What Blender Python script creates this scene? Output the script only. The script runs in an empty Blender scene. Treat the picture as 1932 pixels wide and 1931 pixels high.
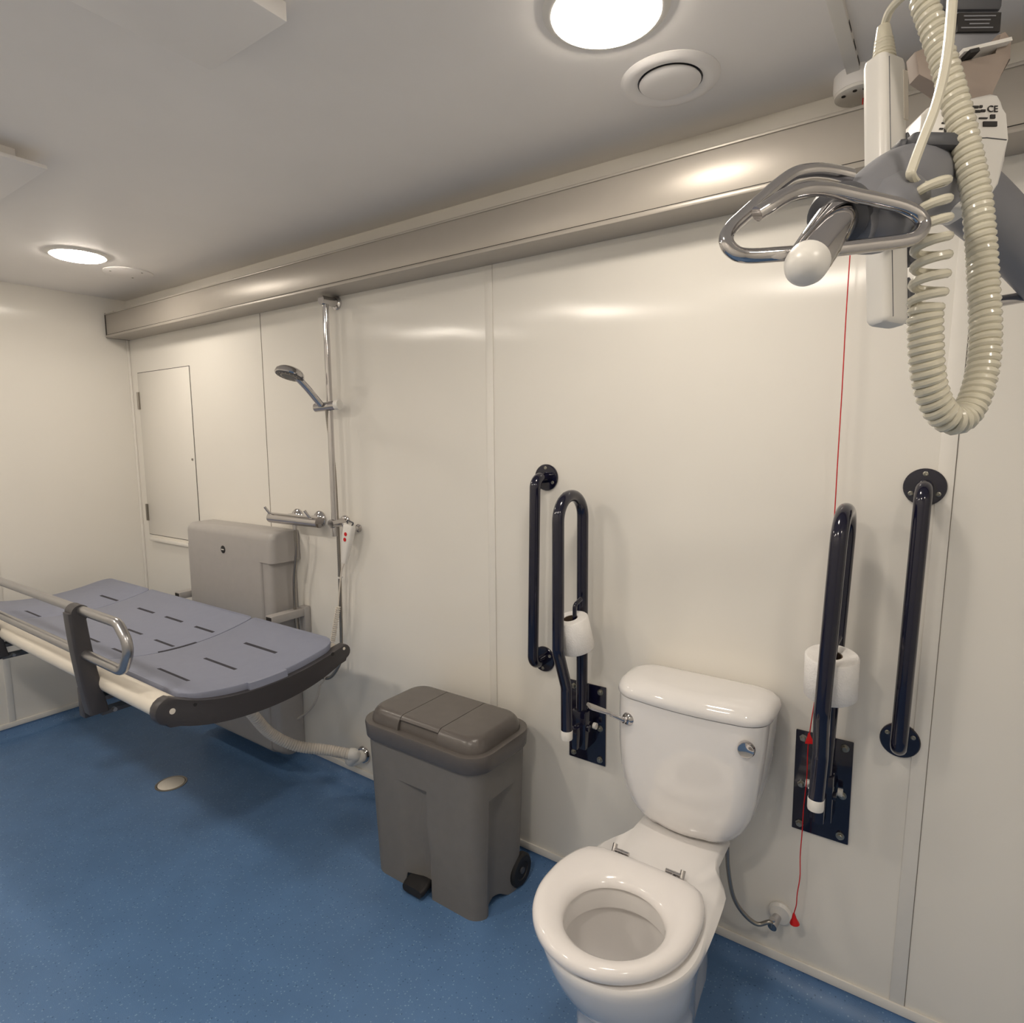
import bpy, bmesh, math, random
from mathutils import Vector as V, Matrix
random.seed(4)
PI = math.pi
SC = bpy.context.scene
COL = SC.collection

# ------------------------------------------------------------------ camera, light, exposure
CAM = V((0.0, -1.6, 1.41))
FPX = 1168.8
def _rot(w):
    t = w.length; k = w / t
    K = Matrix(((0, -k.z, k.y), (k.z, 0, -k.x), (-k.y, k.x, 0)))
    return Matrix.Identity(3) + K * math.sin(t) + (K @ K) * (1 - math.cos(t))
RC = _rot(V((0.1162, 0.6119, 0.0276))) @ Matrix(((1, 0, 0), (0, 0, -1), (0, 1, 0)))   # rows: right, down, forward
cd = bpy.data.cameras.new('camera'); cam = bpy.data.objects.new('camera', cd); COL.objects.link(cam)
cd.sensor_fit = 'HORIZONTAL'; cd.sensor_width = 36.0; cd.lens = 36.0 * FPX / 1932.0
cd.clip_start = 0.02
m = Matrix((RC[0], -RC[1], -RC[2])).transposed().to_4x4(); m.translation = CAM
cam.matrix_world = m
SC.camera = cam

w = bpy.data.worlds.new('world'); SC.world = w; w.use_nodes = True
w.node_tree.nodes['Background'].inputs[0].default_value = (0.9, 0.92, 1, 1)
w.node_tree.nodes['Background'].inputs[1].default_value = 0.02
SC.view_settings.view_transform = 'Standard'
SC.view_settings.look = 'None'
SC.view_settings.gamma = 1.0
SC.view_settings.exposure = 0.0
SC.view_settings.use_curve_mapping = False
LAMP_POWER = 60.0; REAR_POWER = 98.0
LAMP_COLOR = (1.0, 0.90, 0.775)
CEIL = 2.15; XL = -3.62; XR = 1.05; YB = -2.3

def at(x, y, axis, val):          # the point of the plane axis=val seen at a pixel of the photograph
    d = RC.transposed() @ V(((x - 966) / FPX, (y - 965.5) / FPX, 1))
    return CAM + d * ((val - CAM[axis]) / d[axis])
def dp(x, y, depth):              # the point at a given distance in front of the camera
    return CAM + (RC.transposed() @ V(((x - 966) / FPX, (y - 965.5) / FPX, 1))) * depth

# ------------------------------------------------------------------ materials
def mat(name, col, rough=0.4, metal=0.0, spec=0.5, noise=0.04, nscale=30, bump=0.0, bscale=200, coat=0.0, srgb=True):
    mt = bpy.data.materials.new(name); mt.use_nodes = True
    nt = mt.node_tree; b = nt.nodes['Principled BSDF']
    c = [((v / 12.92) if v <= 0.04045 else ((v + 0.055) / 1.055) ** 2.4) for v in col] if srgb else list(col)
    b.inputs['Roughness'].default_value = rough
    b.inputs['Metallic'].default_value = metal
    b.inputs['Specular IOR Level'].default_value = spec
    b.inputs['Coat Weight'].default_value = coat
    tc = nt.nodes.new('ShaderNodeTexCoord'); nz = nt.nodes.new('ShaderNodeTexNoise')
    nz.inputs['Scale'].default_value = nscale; nz.inputs['Detail'].default_value = 3
    nt.links.new(tc.outputs['Object'], nz.inputs['Vector'])
    rp = nt.nodes.new('ShaderNodeValToRGB')
    rp.color_ramp.elements[0].position = 0.3; rp.color_ramp.elements[1].position = 0.7
    rp.color_ramp.elements[0].color = [v * (1 - noise) for v in c] + [1]
    rp.color_ramp.elements[1].color = [min(1, v * (1 + noise)) for v in c] + [1]
    nt.links.new(nz.outputs['Fac'], rp.inputs['Fac']); nt.links.new(rp.outputs['Color'], b.inputs['Base Color'])
    if bump:
        n2 = nt.nodes.new('ShaderNodeTexNoise'); n2.inputs['Scale'].default_value = bscale
        bp = nt.nodes.new('ShaderNodeBump'); bp.inputs['Strength'].default_value = bump; bp.inputs['Distance'].default_value = 0.01
        nt.links.new(tc.outputs['Object'], n2.inputs['Vector'])
        nt.links.new(n2.outputs['Fac'], bp.inputs['Height']); nt.links.new(bp.outputs['Normal'], b.inputs['Normal'])
    return mt

def wall_material():
    mt = mat('glossy_wall_panel', (0.915, 0.90, 0.87), 0.16, noise=0.01, nscale=3)
    nt = mt.node_tree; b = nt.nodes['Principled BSDF']; tc = [n for n in nt.nodes if n.type == 'TEX_COORD'][0]
    b.inputs['Roughness'].default_value = 0.17; b.inputs['Anisotropic'].default_value = 0.97
    uv = nt.nodes.new('ShaderNodeTangent'); uv.direction_type = 'UV_MAP'; uv.uv_map = 'panel'
    nt.links.new(uv.outputs['Tangent'], b.inputs['Tangent'])
    mp = nt.nodes.new('ShaderNodeMapping'); mp.inputs['Scale'].default_value = (1.0, 1.0, 0.8)
    nz = nt.nodes.new('ShaderNodeTexNoise'); nz.inputs['Scale'].default_value = 4.0; nz.inputs['Detail'].default_value = 1.0
    bp = nt.nodes.new('ShaderNodeBump'); bp.inputs['Strength'].default_value = 0.10; bp.inputs['Distance'].default_value = 0.02
    nt.links.new(tc.outputs['Object'], mp.inputs['Vector']); nt.links.new(mp.outputs['Vector'], nz.inputs['Vector'])
    nt.links.new(nz.outputs['Fac'], bp.inputs['Height']); nt.links.new(bp.outputs['Normal'], b.inputs['Normal'])
    return mt

def floor_material():
    mt = mat('blue_safety_vinyl', (0.35, 0.485, 0.655), 0.36, noise=0.06, nscale=9, bump=0.12, bscale=420)
    nt = mt.node_tree; b = nt.nodes['Principled BSDF']; tc = [n for n in nt.nodes if n.type == 'TEX_COORD'][0]
    src = b.inputs['Base Color'].links[0].from_socket
    def fleck(scale, lo, hi, col, prev):
        v = nt.nodes.new('ShaderNodeTexVoronoi'); v.inputs['Scale'].default_value = scale
        r = nt.nodes.new('ShaderNodeValToRGB')
        r.color_ramp.elements[0].position = lo; r.color_ramp.elements[0].color = (1, 1, 1, 1)
        r.color_ramp.elements[1].position = hi; r.color_ramp.elements[1].color = (0, 0, 0, 1)
        s = nt.nodes.new('ShaderNodeSeparateColor'); g = nt.nodes.new('ShaderNodeMath'); g.operation = 'GREATER_THAN'; g.inputs[1].default_value = 0.62
        mu = nt.nodes.new('ShaderNodeMath'); mu.operation = 'MULTIPLY'
        mx = nt.nodes.new('ShaderNodeMix'); mx.data_type = 'RGBA'
        nt.links.new(tc.outputs['Object'], v.inputs['Vector'])
        nt.links.new(v.outputs['Distance'], r.inputs['Fac']); nt.links.new(v.outputs['Color'], s.inputs['Color'])
        nt.links.new(s.outputs[0], g.inputs[0]); nt.links.new(g.outputs[0], mu.inputs[0]); nt.links.new(r.outputs['Color'], mu.inputs[1])
        nt.links.new(mu.outputs[0], mx.inputs[0]); nt.links.new(prev, mx.inputs[6]); mx.inputs[7].default_value = col
        return mx.outputs[2]
    c1 = fleck(130, 0.12, 0.30, (0.24, 0.38, 0.55, 1), src)
    c2 = fleck(95, 0.10, 0.26, (0.045, 0.11, 0.22, 1), c1)
    nt.links.new(c2, b.inputs['Base Color'])
    return mt

M = {}
M['wall'] = wall_material()
M['ceiling'] = mat('ceiling_white', (0.955, 0.94, 0.925), 0.55, noise=0.015, nscale=4)
M['trim'] = mat('white_trim', (0.915, 0.90, 0.872), 0.45, noise=0.01)
M['floor'] = floor_material()
M['track'] = mat('track_aluminium_white', (0.69, 0.665, 0.63), 0.36, metal=0.25, noise=0.01)
M['groove'] = mat('dark_groove', (0.14, 0.12, 0.11), 0.6)
M['joint'] = mat('grey_joint_line', (0.50, 0.47, 0.43), 0.7)
M['chrome'] = mat('chrome', (0.78, 0.77, 0.77), 0.07, metal=1.0, noise=0.01)
M['steel'] = mat('brushed_steel', (0.62, 0.60, 0.57), 0.3, metal=1.0, noise=0.03)
M['ceramic'] = mat('white_ceramic', (0.925, 0.915, 0.91), 0.07, noise=0.005, coat=0.5)
M['seat'] = mat('white_seat_plastic', (0.935, 0.92, 0.915), 0.12, noise=0.005)
M['navy'] = mat('navy_blue_enamel', (0.065, 0.065, 0.155), 0.14, noise=0.03, coat=0.4)
M['white_plastic'] = mat('white_plastic', (0.90, 0.89, 0.87), 0.3, noise=0.01)
M['cream_cable'] = mat('cream_cable', (0.84, 0.82, 0.75), 0.22, noise=0.02, coat=0.2)
M['paper'] = mat('tissue_paper', (0.95, 0.94, 0.93), 0.95, spec=0.1, bump=0.25, bscale=260)
M['card'] = mat('cardboard', (0.36, 0.30, 0.24), 0.9)
M['bin'] = mat('grey_bin_plastic', (0.475, 0.46, 0.445), 0.5, noise=0.03, bump=0.06, bscale=500)
M['bin_lid'] = mat('dark_bin_plastic', (0.375, 0.355, 0.345), 0.27, noise=0.03, bump=0.05, bscale=500)
M['rubber'] = mat('black_rubber', (0.13, 0.125, 0.13), 0.6)
M['lift'] = mat('grey_lift_cover', (0.665, 0.65, 0.64), 0.42, noise=0.02, bump=0.05, bscale=600)
M['mattress'] = mat('slate_blue_mattress', (0.525, 0.545, 0.62), 0.5, noise=0.02, bump=0.06, bscale=500)
M['slot'] = mat('dark_slot', (0.20, 0.20, 0.235), 0.8)
M['charcoal'] = mat('charcoal_plastic', (0.245, 0.235, 0.245), 0.42, noise=0.03, bump=0.05, bscale=500)
M['rail_metal'] = mat('satin_metal', (0.66, 0.655, 0.66), 0.28, metal=0.9, noise=0.02)
M['bed_tube'] = mat('cream_bed_tube', (0.90, 0.87, 0.82), 0.32, noise=0.01)
M['spreader'] = mat('grey_spreader', (0.50, 0.505, 0.53), 0.42, noise=0.02)
M['dark_grey'] = mat('dark_grey_plastic', (0.31, 0.315, 0.335), 0.45)
M['bracket'] = mat('brown_grey_bracket', (0.60, 0.545, 0.505), 0.5, noise=0.05)
M['red'] = mat('red_plastic', (0.78, 0.03, 0.06), 0.4)
M['ink'] = mat('label_ink', (0.16, 0.15, 0.15), 0.7)
M['brass'] = mat('dull_zinc_screw', (0.60, 0.59, 0.55), 0.3, metal=0.8)
M['hose'] = mat('ribbed_white_hose', (0.83, 0.80, 0.76), 0.5, noise=0.04)
M['water'] = mat('bowl_shadow_glaze', (0.86, 0.85, 0.83), 0.06)
def emit(name, col, s):
    mt = bpy.data.materials.new(name); mt.use_nodes = True; nt = mt.node_tree; nt.nodes.clear()
    e = nt.nodes.new('ShaderNodeEmission'); o = nt.nodes.new('ShaderNodeOutputMaterial')
    e.inputs[0].default_value = list(col) + [1]; e.inputs[1].default_value = s
    nt.links.new(e.outputs[0], o.inputs[0]); return mt
M['lens'] = emit('lamp_lens_light', LAMP_COLOR, LAMP_POWER)
M['rear_lens'] = emit('rear_lamp_lens_light', LAMP_COLOR, REAR_POWER)

# ------------------------------------------------------------------ mesh helpers
class MB:
    def __init__(s): s.bm = bmesh.new()
    def box(s, x0, x1, y0, y1, z0, z1, bev=0.0, seg=2):
        return s.hexa([V((x, y, z)) for z in (z0, z1) for y in (y0, y1) for x in (x0, x1)], bev, seg)
    def hexa(s, p, bev=0.0, seg=2):
        v = [s.bm.verts.new(q) for q in p]
        f = [s.bm.faces.new([v[i] for i in q]) for q in ((0, 2, 3, 1), (4, 5, 7, 6), (0, 1, 5, 4), (2, 6, 7, 3), (0, 4, 6, 2), (1, 3, 7, 5))]
        if bev:
            e = list({e for q in f for e in q.edges})
            bmesh.ops.bevel(s.bm, geom=e, offset=bev, segments=seg, profile=0.5, affect='EDGES')
        return s
    def obox(s, c, ax, ay, az, hx, hy, hz, bev=0.0, seg=2):   # box on its own axes
        return s.hexa([c + ax * (hx * i) + ay * (hy * j) + az * (hz * k) for k in (-1, 1) for j in (-1, 1) for i in (-1, 1)], bev, seg)
    def loft(s, rings, closed=True, cap0=True, cap1=True, loop=False):
        R = [[s.bm.verts.new(p) for p in r] for r in rings]
        n = len(R[0]); k = len(R)
        for a in range(k if loop else k - 1):
            A, B = R[a], R[(a + 1) % k]
            for i in range(n if closed else n - 1):
                j = (i + 1) % n
                try: s.bm.faces.new((A[i], A[j], B[j], B[i]))
                except ValueError: pass
        if not loop and closed:
            if cap0: s.bm.faces.new(list(reversed(R[0])))
            if cap1: s.bm.faces.new(R[-1])
        return s
    def tube(s, pts, r, n=14, closed=False, cap=True, ry=None):
        pts = [V(p) for p in pts]; k = len(pts)
        rad = r if isinstance(r, (list, tuple)) else [r] * k
        T = []
        for i in range(k):
            a = pts[(i - 1) % k] if (closed or i) else pts[0]; b = pts[(i + 1) % k] if (closed or i < k - 1) else pts[-1]
            T.append((b - a).normalized())
        u = T[0].orthogonal().normalized() if ry is None else (V((0, 0, 1)) - T[0] * T[0].z).normalized()
        rings = []
        for i in range(k):
            u = (u - T[i] * u.dot(T[i])).normalized(); wv = T[i].cross(u)
            r2 = rad[i] if ry is None else ry[i]
            rings.append([pts[i] + u * (rad[i] * math.cos(2 * PI * j / n)) + wv * (r2 * math.sin(2 * PI * j / n)) for j in range(n)])
        return s.loft(rings, True, cap, cap, closed)
    def cyl(s, a, b, r, n=24, r2=None):
        return s.tube([a, b], [r, r if r2 is None else r2], n)
    def lathe(s, c, axis, prof, n=32):      # prof: (radius, height along the axis)
        axis = V(axis).normalized(); u = axis.orthogonal().normalized(); wv = axis.cross(u); c = V(c)
        return s.loft([[c + axis * h + (u * math.cos(2 * PI * j / n) + wv * math.sin(2 * PI * j / n)) * max(r, 1e-5) for j in range(n)] for r, h in prof])
    def ball(s, c, r, n=20):
        return s.lathe(V(c), (0, 0, 1), [(r * math.sin(PI * i / 12), -r * math.cos(PI * i / 12)) for i in range(13)], n)
    def prism(s, pts, off, bev=0.0, seg=2):  # outline pts extruded by the vector off
        off = V(off); a = [s.bm.verts.new(V(p)) for p in pts]; b = [s.bm.verts.new(V(p) + off) for p in pts]; n = len(a)
        f = [s.bm.faces.new(list(reversed(a))), s.bm.faces.new(b)]
        for i in range(n): f.append(s.bm.faces.new((a[i], a[(i + 1) % n], b[(i + 1) % n], b[i])))
        if bev:
            e = list({e for q in f[:2] for e in q.edges})
            bmesh.ops.bevel(s.bm, geom=e, offset=bev, segments=seg, profile=0.5, affect='EDGES')
        return s

def catmull(pts, n=8, closed=False):
    pts = [V(p) for p in pts]; out = []; k = len(pts)
    for i in range(k if closed else k - 1):
        p0 = pts[(i - 1) % k] if (closed or i) else pts[0] * 2 - pts[1]
        p1, p2 = pts[i], pts[(i + 1) % k]
        p3 = pts[(i + 2) % k] if (closed or i < k - 2) else pts[-1] * 2 - pts[-2]
        for j in range(n):
            t = j / n
            out.append(0.5 * ((2 * p1) + (p2 - p0) * t + (2 * p0 - 5 * p1 + 4 * p2 - p3) * t * t + (3 * p1 - p0 - 3 * p2 + p3) * t ** 3))
    if not closed: out.append(pts[-1])
    return out
def fillet(pts, r, n=7, closed=False):
    pts = [V(p) for p in pts]; k = len(pts); out = []
    for i in range(k):
        if not closed and i in (0, k - 1): out.append(pts[i]); continue
        p, a, b = pts[i], pts[(i - 1) % k], pts[(i + 1) % k]
        rr = r[i] if isinstance(r, (list, tuple)) else r
        da, db = (a - p), (b - p); la, lb = da.length, db.length; da.normalize(); db.normalize()
        ang = da.angle(db)
        if ang > PI - 0.02 or rr <= 0: out.append(p); continue
        t = min(rr / math.tan(ang / 2), la * 0.49, lb * 0.49); rr = t * math.tan(ang / 2)
        c = p + (da + db).normalized() * (rr / math.sin(ang / 2))
        s0 = p + da * t - c; s1 = p + db * t - c; tot = s0.angle(s1); nn = s0.cross(s1).normalized()
        for j in range(n + 1): out.append(c + Matrix.Rotation(tot * j / n, 3, nn) @ s0)
    return out
def resample(pts, step):
    out = [pts[0]]; acc = 0.0
    for a, b in zip(pts, pts[1:]):
        L = (b - a).length; t = step - acc
        while t <= L:
            out.append(a + (b - a) * (t / L)); t += step
        acc = L - (t - step)
    return out
def rrect(hx, hy, r, n=6):      # rounded rectangle outline, 2D
    o = []
    for cx, cy, a0 in ((hx - r, hy - r, 0), (-hx + r, hy - r, PI / 2), (-hx + r, -hy + r, PI), (hx - r, -hy + r, 1.5 * PI)):
        for j in range(n + 1): o.append((cx + r * math.cos(a0 + PI / 2 * j / n), cy + r * math.sin(a0 + PI / 2 * j / n)))
    return o

def root_of(o):
    while o.parent: o = o.parent
    return o
def obj(name, mb, material, parent=None, ang=38, loc=None):
    bm = mb.bm if isinstance(mb, MB) else mb
    bmesh.ops.recalc_face_normals(bm, faces=bm.faces)
    if parent: o0 = root_of(parent).location.copy()
    elif loc is not None: o0 = V(loc)
    else:
        c = [v.co for v in bm.verts]
        o0 = V(((min(p.x for p in c) + max(p.x for p in c)) / 2, (min(p.y for p in c) + max(p.y for p in c)) / 2, min(p.z for p in c)))
    bmesh.ops.translate(bm, verts=bm.verts, vec=-o0)
    me = bpy.data.meshes.new(name); bm.to_mesh(me); bm.free()
    me.materials.append(M[material] if isinstance(material, str) else material)
    me.polygons.foreach_set('use_smooth', [True] * len(me.polygons))
    me.set_sharp_from_angle(angle=math.radians(ang))
    o = bpy.data.objects.new(name, me); COL.objects.link(o)
    if parent: o.parent = parent
    else: o.location = o0
    return o
def tag(o, label, cat, group=None):
    o['label'] = label; o['category'] = cat
    if group: o['group'] = group
    return o
def thing(name, loc, label, cat, group=None):
    o = bpy.data.objects.new(name, None); COL.objects.link(o); o.location = loc; o.empty_display_size = 0.05
    return tag(o, label, cat, group)
def panel_uv(o):        # metres along and up the panel, so the sheen knows which way the cladding runs
    me = o.data; uv = me.uv_layers.new(name='panel')
    for p in me.polygons:
        along_x = abs(p.normal.y) > 0.5
        for li in p.loop_indices:
            c = me.vertices[me.loops[li].vertex_index].co
            uv.data[li].uv = ((c.x if along_x else c.y), c.z)
def struct(name, mb, material, ang=30):
    o = obj(name, mb, material, None, ang, (0, 0, 0)); o['kind'] = 'structure'
    if material == 'wall': panel_uv(o)
    return o
def text_mb(body, origin, ax, up, size, depth=0.0003):
    cu = bpy.data.curves.new('t', 'FONT'); cu.body = body; cu.size = size; cu.extrude = depth; cu.align_x = 'CENTER'; cu.align_y = 'CENTER'
    t = bpy.data.objects.new('t', cu); COL.objects.link(t); bpy.context.view_layer.update()
    me = bpy.data.meshes.new_from_object(t.evaluated_get(bpy.context.evaluated_depsgraph_get()))
    bpy.data.objects.remove(t)
    mb = MB(); mb.bm.from_mesh(me); bpy.data.meshes.remove(me)
    nz = ax.cross(up)
    for v in mb.bm.verts: v.co = origin + ax * v.co.x + up * v.co.y + nz * v.co.z
    return mb

# ------------------------------------------------------------------ the room
COVE = 0.052
def floor_shell():
    mb = MB(); r = COVE; n = 8
    prof = [(YB, 0.0)] + [(-r + r * math.sin(PI / 2 * i / n), r - r * math.cos(PI / 2 * i / n)) for i in range(n + 1)]
    lp = [(-(r - r * math.sin(PI / 2 * i / n)), r - r * math.cos(PI / 2 * i / n)) for i in range(n + 1)]  # distance from the wall, height
    xs = [(XR, 0.0)] + [(XL - d, z) for d, z in lp]
    # one grid: x columns (with the cove on the left), y rows (with the cove at the back); heights add up as a max
    rows = [[V((x, y, max(zx, zy))) for x, zx in xs] for y, zy in prof]
    mb.loft(rows, closed=False)
    return mb
struct('floor', floor_shell(), 'floor', 60)
struct('wall_back', MB().box(XL - .1, XR + .1, 0, .1, -.05, CEIL + .1), 'wall')
struct('wall_left', MB().box(XL - .1, XL, YB - .1, 0, -.05, CEIL + .1), 'wall')
struct('wall_right', MB().box(XR, XR + .1, YB - .1, 0, -.05, CEIL + .1), 'wall')
struct('wall_front', MB().box(XL, XR, YB - .1, YB, -.05, CEIL + .1), 'wall')
struct('ceiling', MB().box(XL, XR, YB, 0, CEIL, CEIL + .1), 'ceiling')
struct('baseboard_back', MB().box(XL, XR, -.006, 0, COVE - .004, COVE + .021, .002), 'trim')
struct('baseboard_left', MB().box(XL, XL + .006, YB, -.006, COVE - .004, COVE + .021, .002), 'trim')
struct('trim_1', MB().box(-2.4220, -2.4200, -.0012, 0, COVE + .021, 1.98), 'joint')
def strip(name, x, hw):
    struct(name, MB().box(x - hw, x + hw, -.0035, 0, COVE + .021, 2.0, .0012), 'trim')
strip('trim_2', -1.206, .014)
struct('trim_3', MB().hexa([V((xx + dx, yy, zz)) for zz, xx in ((COVE + .021, -.038), (2.0, -.006)) for yy in (-.003, 0) for dx in (0, .030)], .001), 'trim')
struct('trim_4', MB().box(XL, XL + .012, -.012, 0, COVE + .02, 2.0, .003), 'trim')
struct('trim_5', MB().box(XL, XL + .004, -.672, -.646, COVE + .021, CEIL, .0012), 'trim')
struct('trim_6', MB().hexa([V((xx + dx, yy, zz)) for zz, xx in ((COVE + .021, -.0078), (2.0, .0242)) for yy in (-.0012, 0) for dx in (0, .0011)]), 'joint')

# ------------------------------------------------------------------ ceiling fittings
def ceiling_lamp(c, r, label, lens='lens'):
    t = thing('ceiling_lamp', V((c.x, c.y, CEIL)), label, 'ceiling lamp', 'round recessed ceiling lamps')
    obj('trim_ring', MB().lathe(V((c.x, c.y, CEIL)), (0, 0, -1), [(r * 1.0, -.001), (r * 1.0, .006), (r * 1.04, .0085), (r * 1.12, .007), (r * 1.2, .001), (r * 1.2, -.001)], 48), 'trim', t)
    obj('lens', MB().lathe(V((c.x, c.y, CEIL)), (0, 0, -1), [(r, .0005), (r, .006), (r * .985, .010), (r * .93, .0135), (r * .7, .017), (.001, .018)], 48), lens, t)
    return t
l1 = at(1143, 18, 2, CEIL); l2 = at(147, 480, 2, CEIL)
ceiling_lamp(l1, .092, 'large glowing round ceiling lamp cut by the top edge, nearest the hoist')
ceiling_lamp(l2, .092, 'smaller looking glowing round ceiling lamp far left above the changing table')
ceiling_lamp(V((l1.x, -1.75, CEIL)), .092, 'round ceiling lamp behind the viewer on the toilet side', 'rear_lens')
ceiling_lamp(V((l2.x, -1.75, CEIL)), .092, 'round ceiling lamp behind the viewer on the changing table side', 'rear_lens')
ceiling_lamp(V(((l1.x + l2.x) / 2, -1.75, CEIL)), .092, 'round fill lamp added out of view behind the viewer at the middle of the room', 'rear_lens')  # added unseen lamp, fills the floor and the lower back wall
ceiling_lamp(V((.62, -1.45, CEIL)), .092, 'round fill lamp added out of view right of the viewer beyond the hoist')  # extra lamp out of view, put in to brighten the lower right wall

v1 = at(1264, 150, 2, CEIL); v2 = at(242, 514, 2, CEIL)
t = thing('air_vent', V((v1.x, v1.y, CEIL)), 'round white air valve with a domed centre disc in the ceiling beside the large lamp', 'air vent')
c = V((v1.x, v1.y, CEIL))
obj('flange', MB().lathe(c, (0, 0, -1), [(.066, -.001), (.066, .004), (.074, .008), (.085, .0095), (.096, .007), (.101, .001), (.101, -.001)], 48), 'ceiling', t)
obj('throat', MB().lathe(c, (0, 0, -1), [(.0665, .0002), (.0665, .001)], 48), 'dark_grey', t)
obj('valve_disc', MB().lathe(c, (0, 0, -1), [(.02, -.001), (.02, .004), (.0615, .0045), (.063, .007), (.059, .010), (.03, .012), (.001, .0125)], 48), 'ceiling', t)
t = thing('ceiling_cover', V((v2.x, v2.y, CEIL)), 'flat round blanking plate in the ceiling beside the far left lamp', 'ceiling cover')
c = V((v2.x, v2.y, CEIL))
obj('plate', MB().lathe(c, (0, 0, -1), [(.096, -.001), (.096, .004), (.092, .0065), (.001, .0075)], 48), 'ceiling', t)
for a in (.4, 2.5, 4.6): obj('screw', MB().lathe(c + V((.07 * math.cos(a), .07 * math.sin(a), 0)), (0, 0, -1), [(.004, .005), (.004, .0082)], 12), 'steel', t)

pz = CEIL - .032
q1 = at(542, 42, 2, pz)
t = thing('ceiling_box', V((q1.x - .13, q1.y - .3, CEIL)), 'pale slim box fixed to the ceiling at the top edge, right side lit', 'box')
obj('body', MB().box(q1.x - .24, q1.x, q1.y - .6, q1.y, pz, CEIL, .002), 'ceiling', t)
pf = CEIL - .045
q2 = at(90, 320, 2, pf)
t = thing('ceiling_flap', V((q2.x - .3, q2.y - .4, CEIL)), 'pale ceiling flap at the left edge, dark gap above', 'flap')
obj('panel', MB().box(q2.x - .62, q2.x, q2.y - .7, q2.y, pf, pf + .010, .0015), 'ceiling', t)
obj('spacer', MB().box(q2.x - .55, q2.x - .05, q2.y - .65, q2.y - .05, pf + .010, CEIL), 'ceiling', t)

r0 = at(1607, 158, 2, CEIL - .012); rx = r0.x
t = thing('cable_trunking', V((rx, -.6, CEIL)), 'thin white cable trunking with dark slots running across the ceiling to the wall', 'trunking')
y1 = r0.y
obj('channel', MB().box(rx - .004, rx + .020, -2.3, y1, CEIL - .014, CEIL, .0015), 'trim', t)
for i, yy in enumerate((-.075, -.135, -.2)):
    obj('slot', MB().box(rx + .0195, rx + .0206, y1 + yy - .017, y1 + yy + .017, CEIL - .010, CEIL - .005), 'groove', t)

# ------------------------------------------------------------------ hoist track along the back wall
TY = -.112; TB = 1.945; TT = 2.062
t = thing('hoist_track', V((-1.4, TY / 2, TB)), 'long white aluminium hoist track fixed along the top of the back wall', 'track')
x0 = XL + .025; x1 = XR - .02
obj('beam', MB().box(x0, x1, TY, -.001, TB + .014, TT, .002), 'track', t)
obj('lower_lip', MB().box(x0, x1, TY - .006, -.001, TB, TB + .0125, .003), 'track', t)
obj('upper_lip', MB().box(x0, x1, TY - .004, TY + .02, TT - .004, TT + .003, .0015), 'track', t)
obj('joint_line', MB().box(x0, x1, TY - .0006, TY + .002, TB + .0128, TB + .0152), 'groove', t)
obj('end_cap', MB().box(x0 - .008, x0, TY - .001, -.001, TB, TT + .006), 'groove', t)
obj('fixing_bolt', MB().lathe(V((x0 + .04, TY + .03, TT + .001)), (0, 0, 1), [(.009, 0), (.009, .014)], 12), 'groove', t)

# pull cord
cy = -.165
top = at(1616, 200, 1, cy); top = V((-.205, -.085, 2.09))
t = thing('pull_cord_switch', V((-.2, -.07, CEIL)), 'round white pull cord ceiling switch above the hoist track', 'ceiling switch')
c = V((-.196, -.056, CEIL - .004))
obj('base', MB().lathe(c, (0, 0, -1), [(.050, -.004), (.050, .02), (.048, .03)], 40), 'ceiling', t)
obj('cap', MB().lathe(c, (0, 0, -1), [(.047, .028), (.047, .036), (.040, .0395), (.001, .040)], 40), 'trim', t)
for a in (-2.4, -1.7, -1.2): obj('vent_hole', MB().lathe(c + V((.036 * math.cos(a), .036 * math.sin(a), 0)), (0, 0, -1), [(.004, .036), (.004, .0412)], 10), 'groove', t)
cord_px = [(1604, 478), (1596, 600), (1589, 730), (1581, 860), (1574, 980), (1566, 1080), (1555, 1180), (1542, 1290),
           (1527, 1390), (1520, 1490), (1512, 1580), (1509, 1650), (1503, 1700), (1498, 1728)]
cp = [at(a, b, 1, -.048) for a, b in cord_px]
cord = [V((c.x + .006, -.05, CEIL - .042)), V((cp[0].x + .004, -.05, 1.98))] + cp
t = thing('emergency_pull_cord', V((cp[-1].x, cp[-1].y, cp[-1].z)), 'thin red emergency pull cord hanging beside the toilet with a red bell end', 'pull cord')
cc = catmull(cord, 6)
cc = [p + V((.0008 * math.sin(i * .9), 0, 0)) if i > 60 else p for i, p in enumerate(cc)]
obj('cord', MB().tube(cc, .0013, 6), 'red', t)
e = cp[-1]
obj('bell_end', MB().lathe(e, (.12, 0, -1), [(.002, -.006), (.004, 0), (.006, .008), (.010, .016), (.0115, .021), (.009, .023), (.001, .023)], 18), 'red', t)
g = at(1526, 1392, 1, -.048)
obj('bangle', MB().lathe(g + V((0, -.002, .012)), (.1, 0, -1), [(.002, 0), (.005, .008), (.011, .02), (.012, .024), (.001, .025)], 3), 'red', t)

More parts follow.
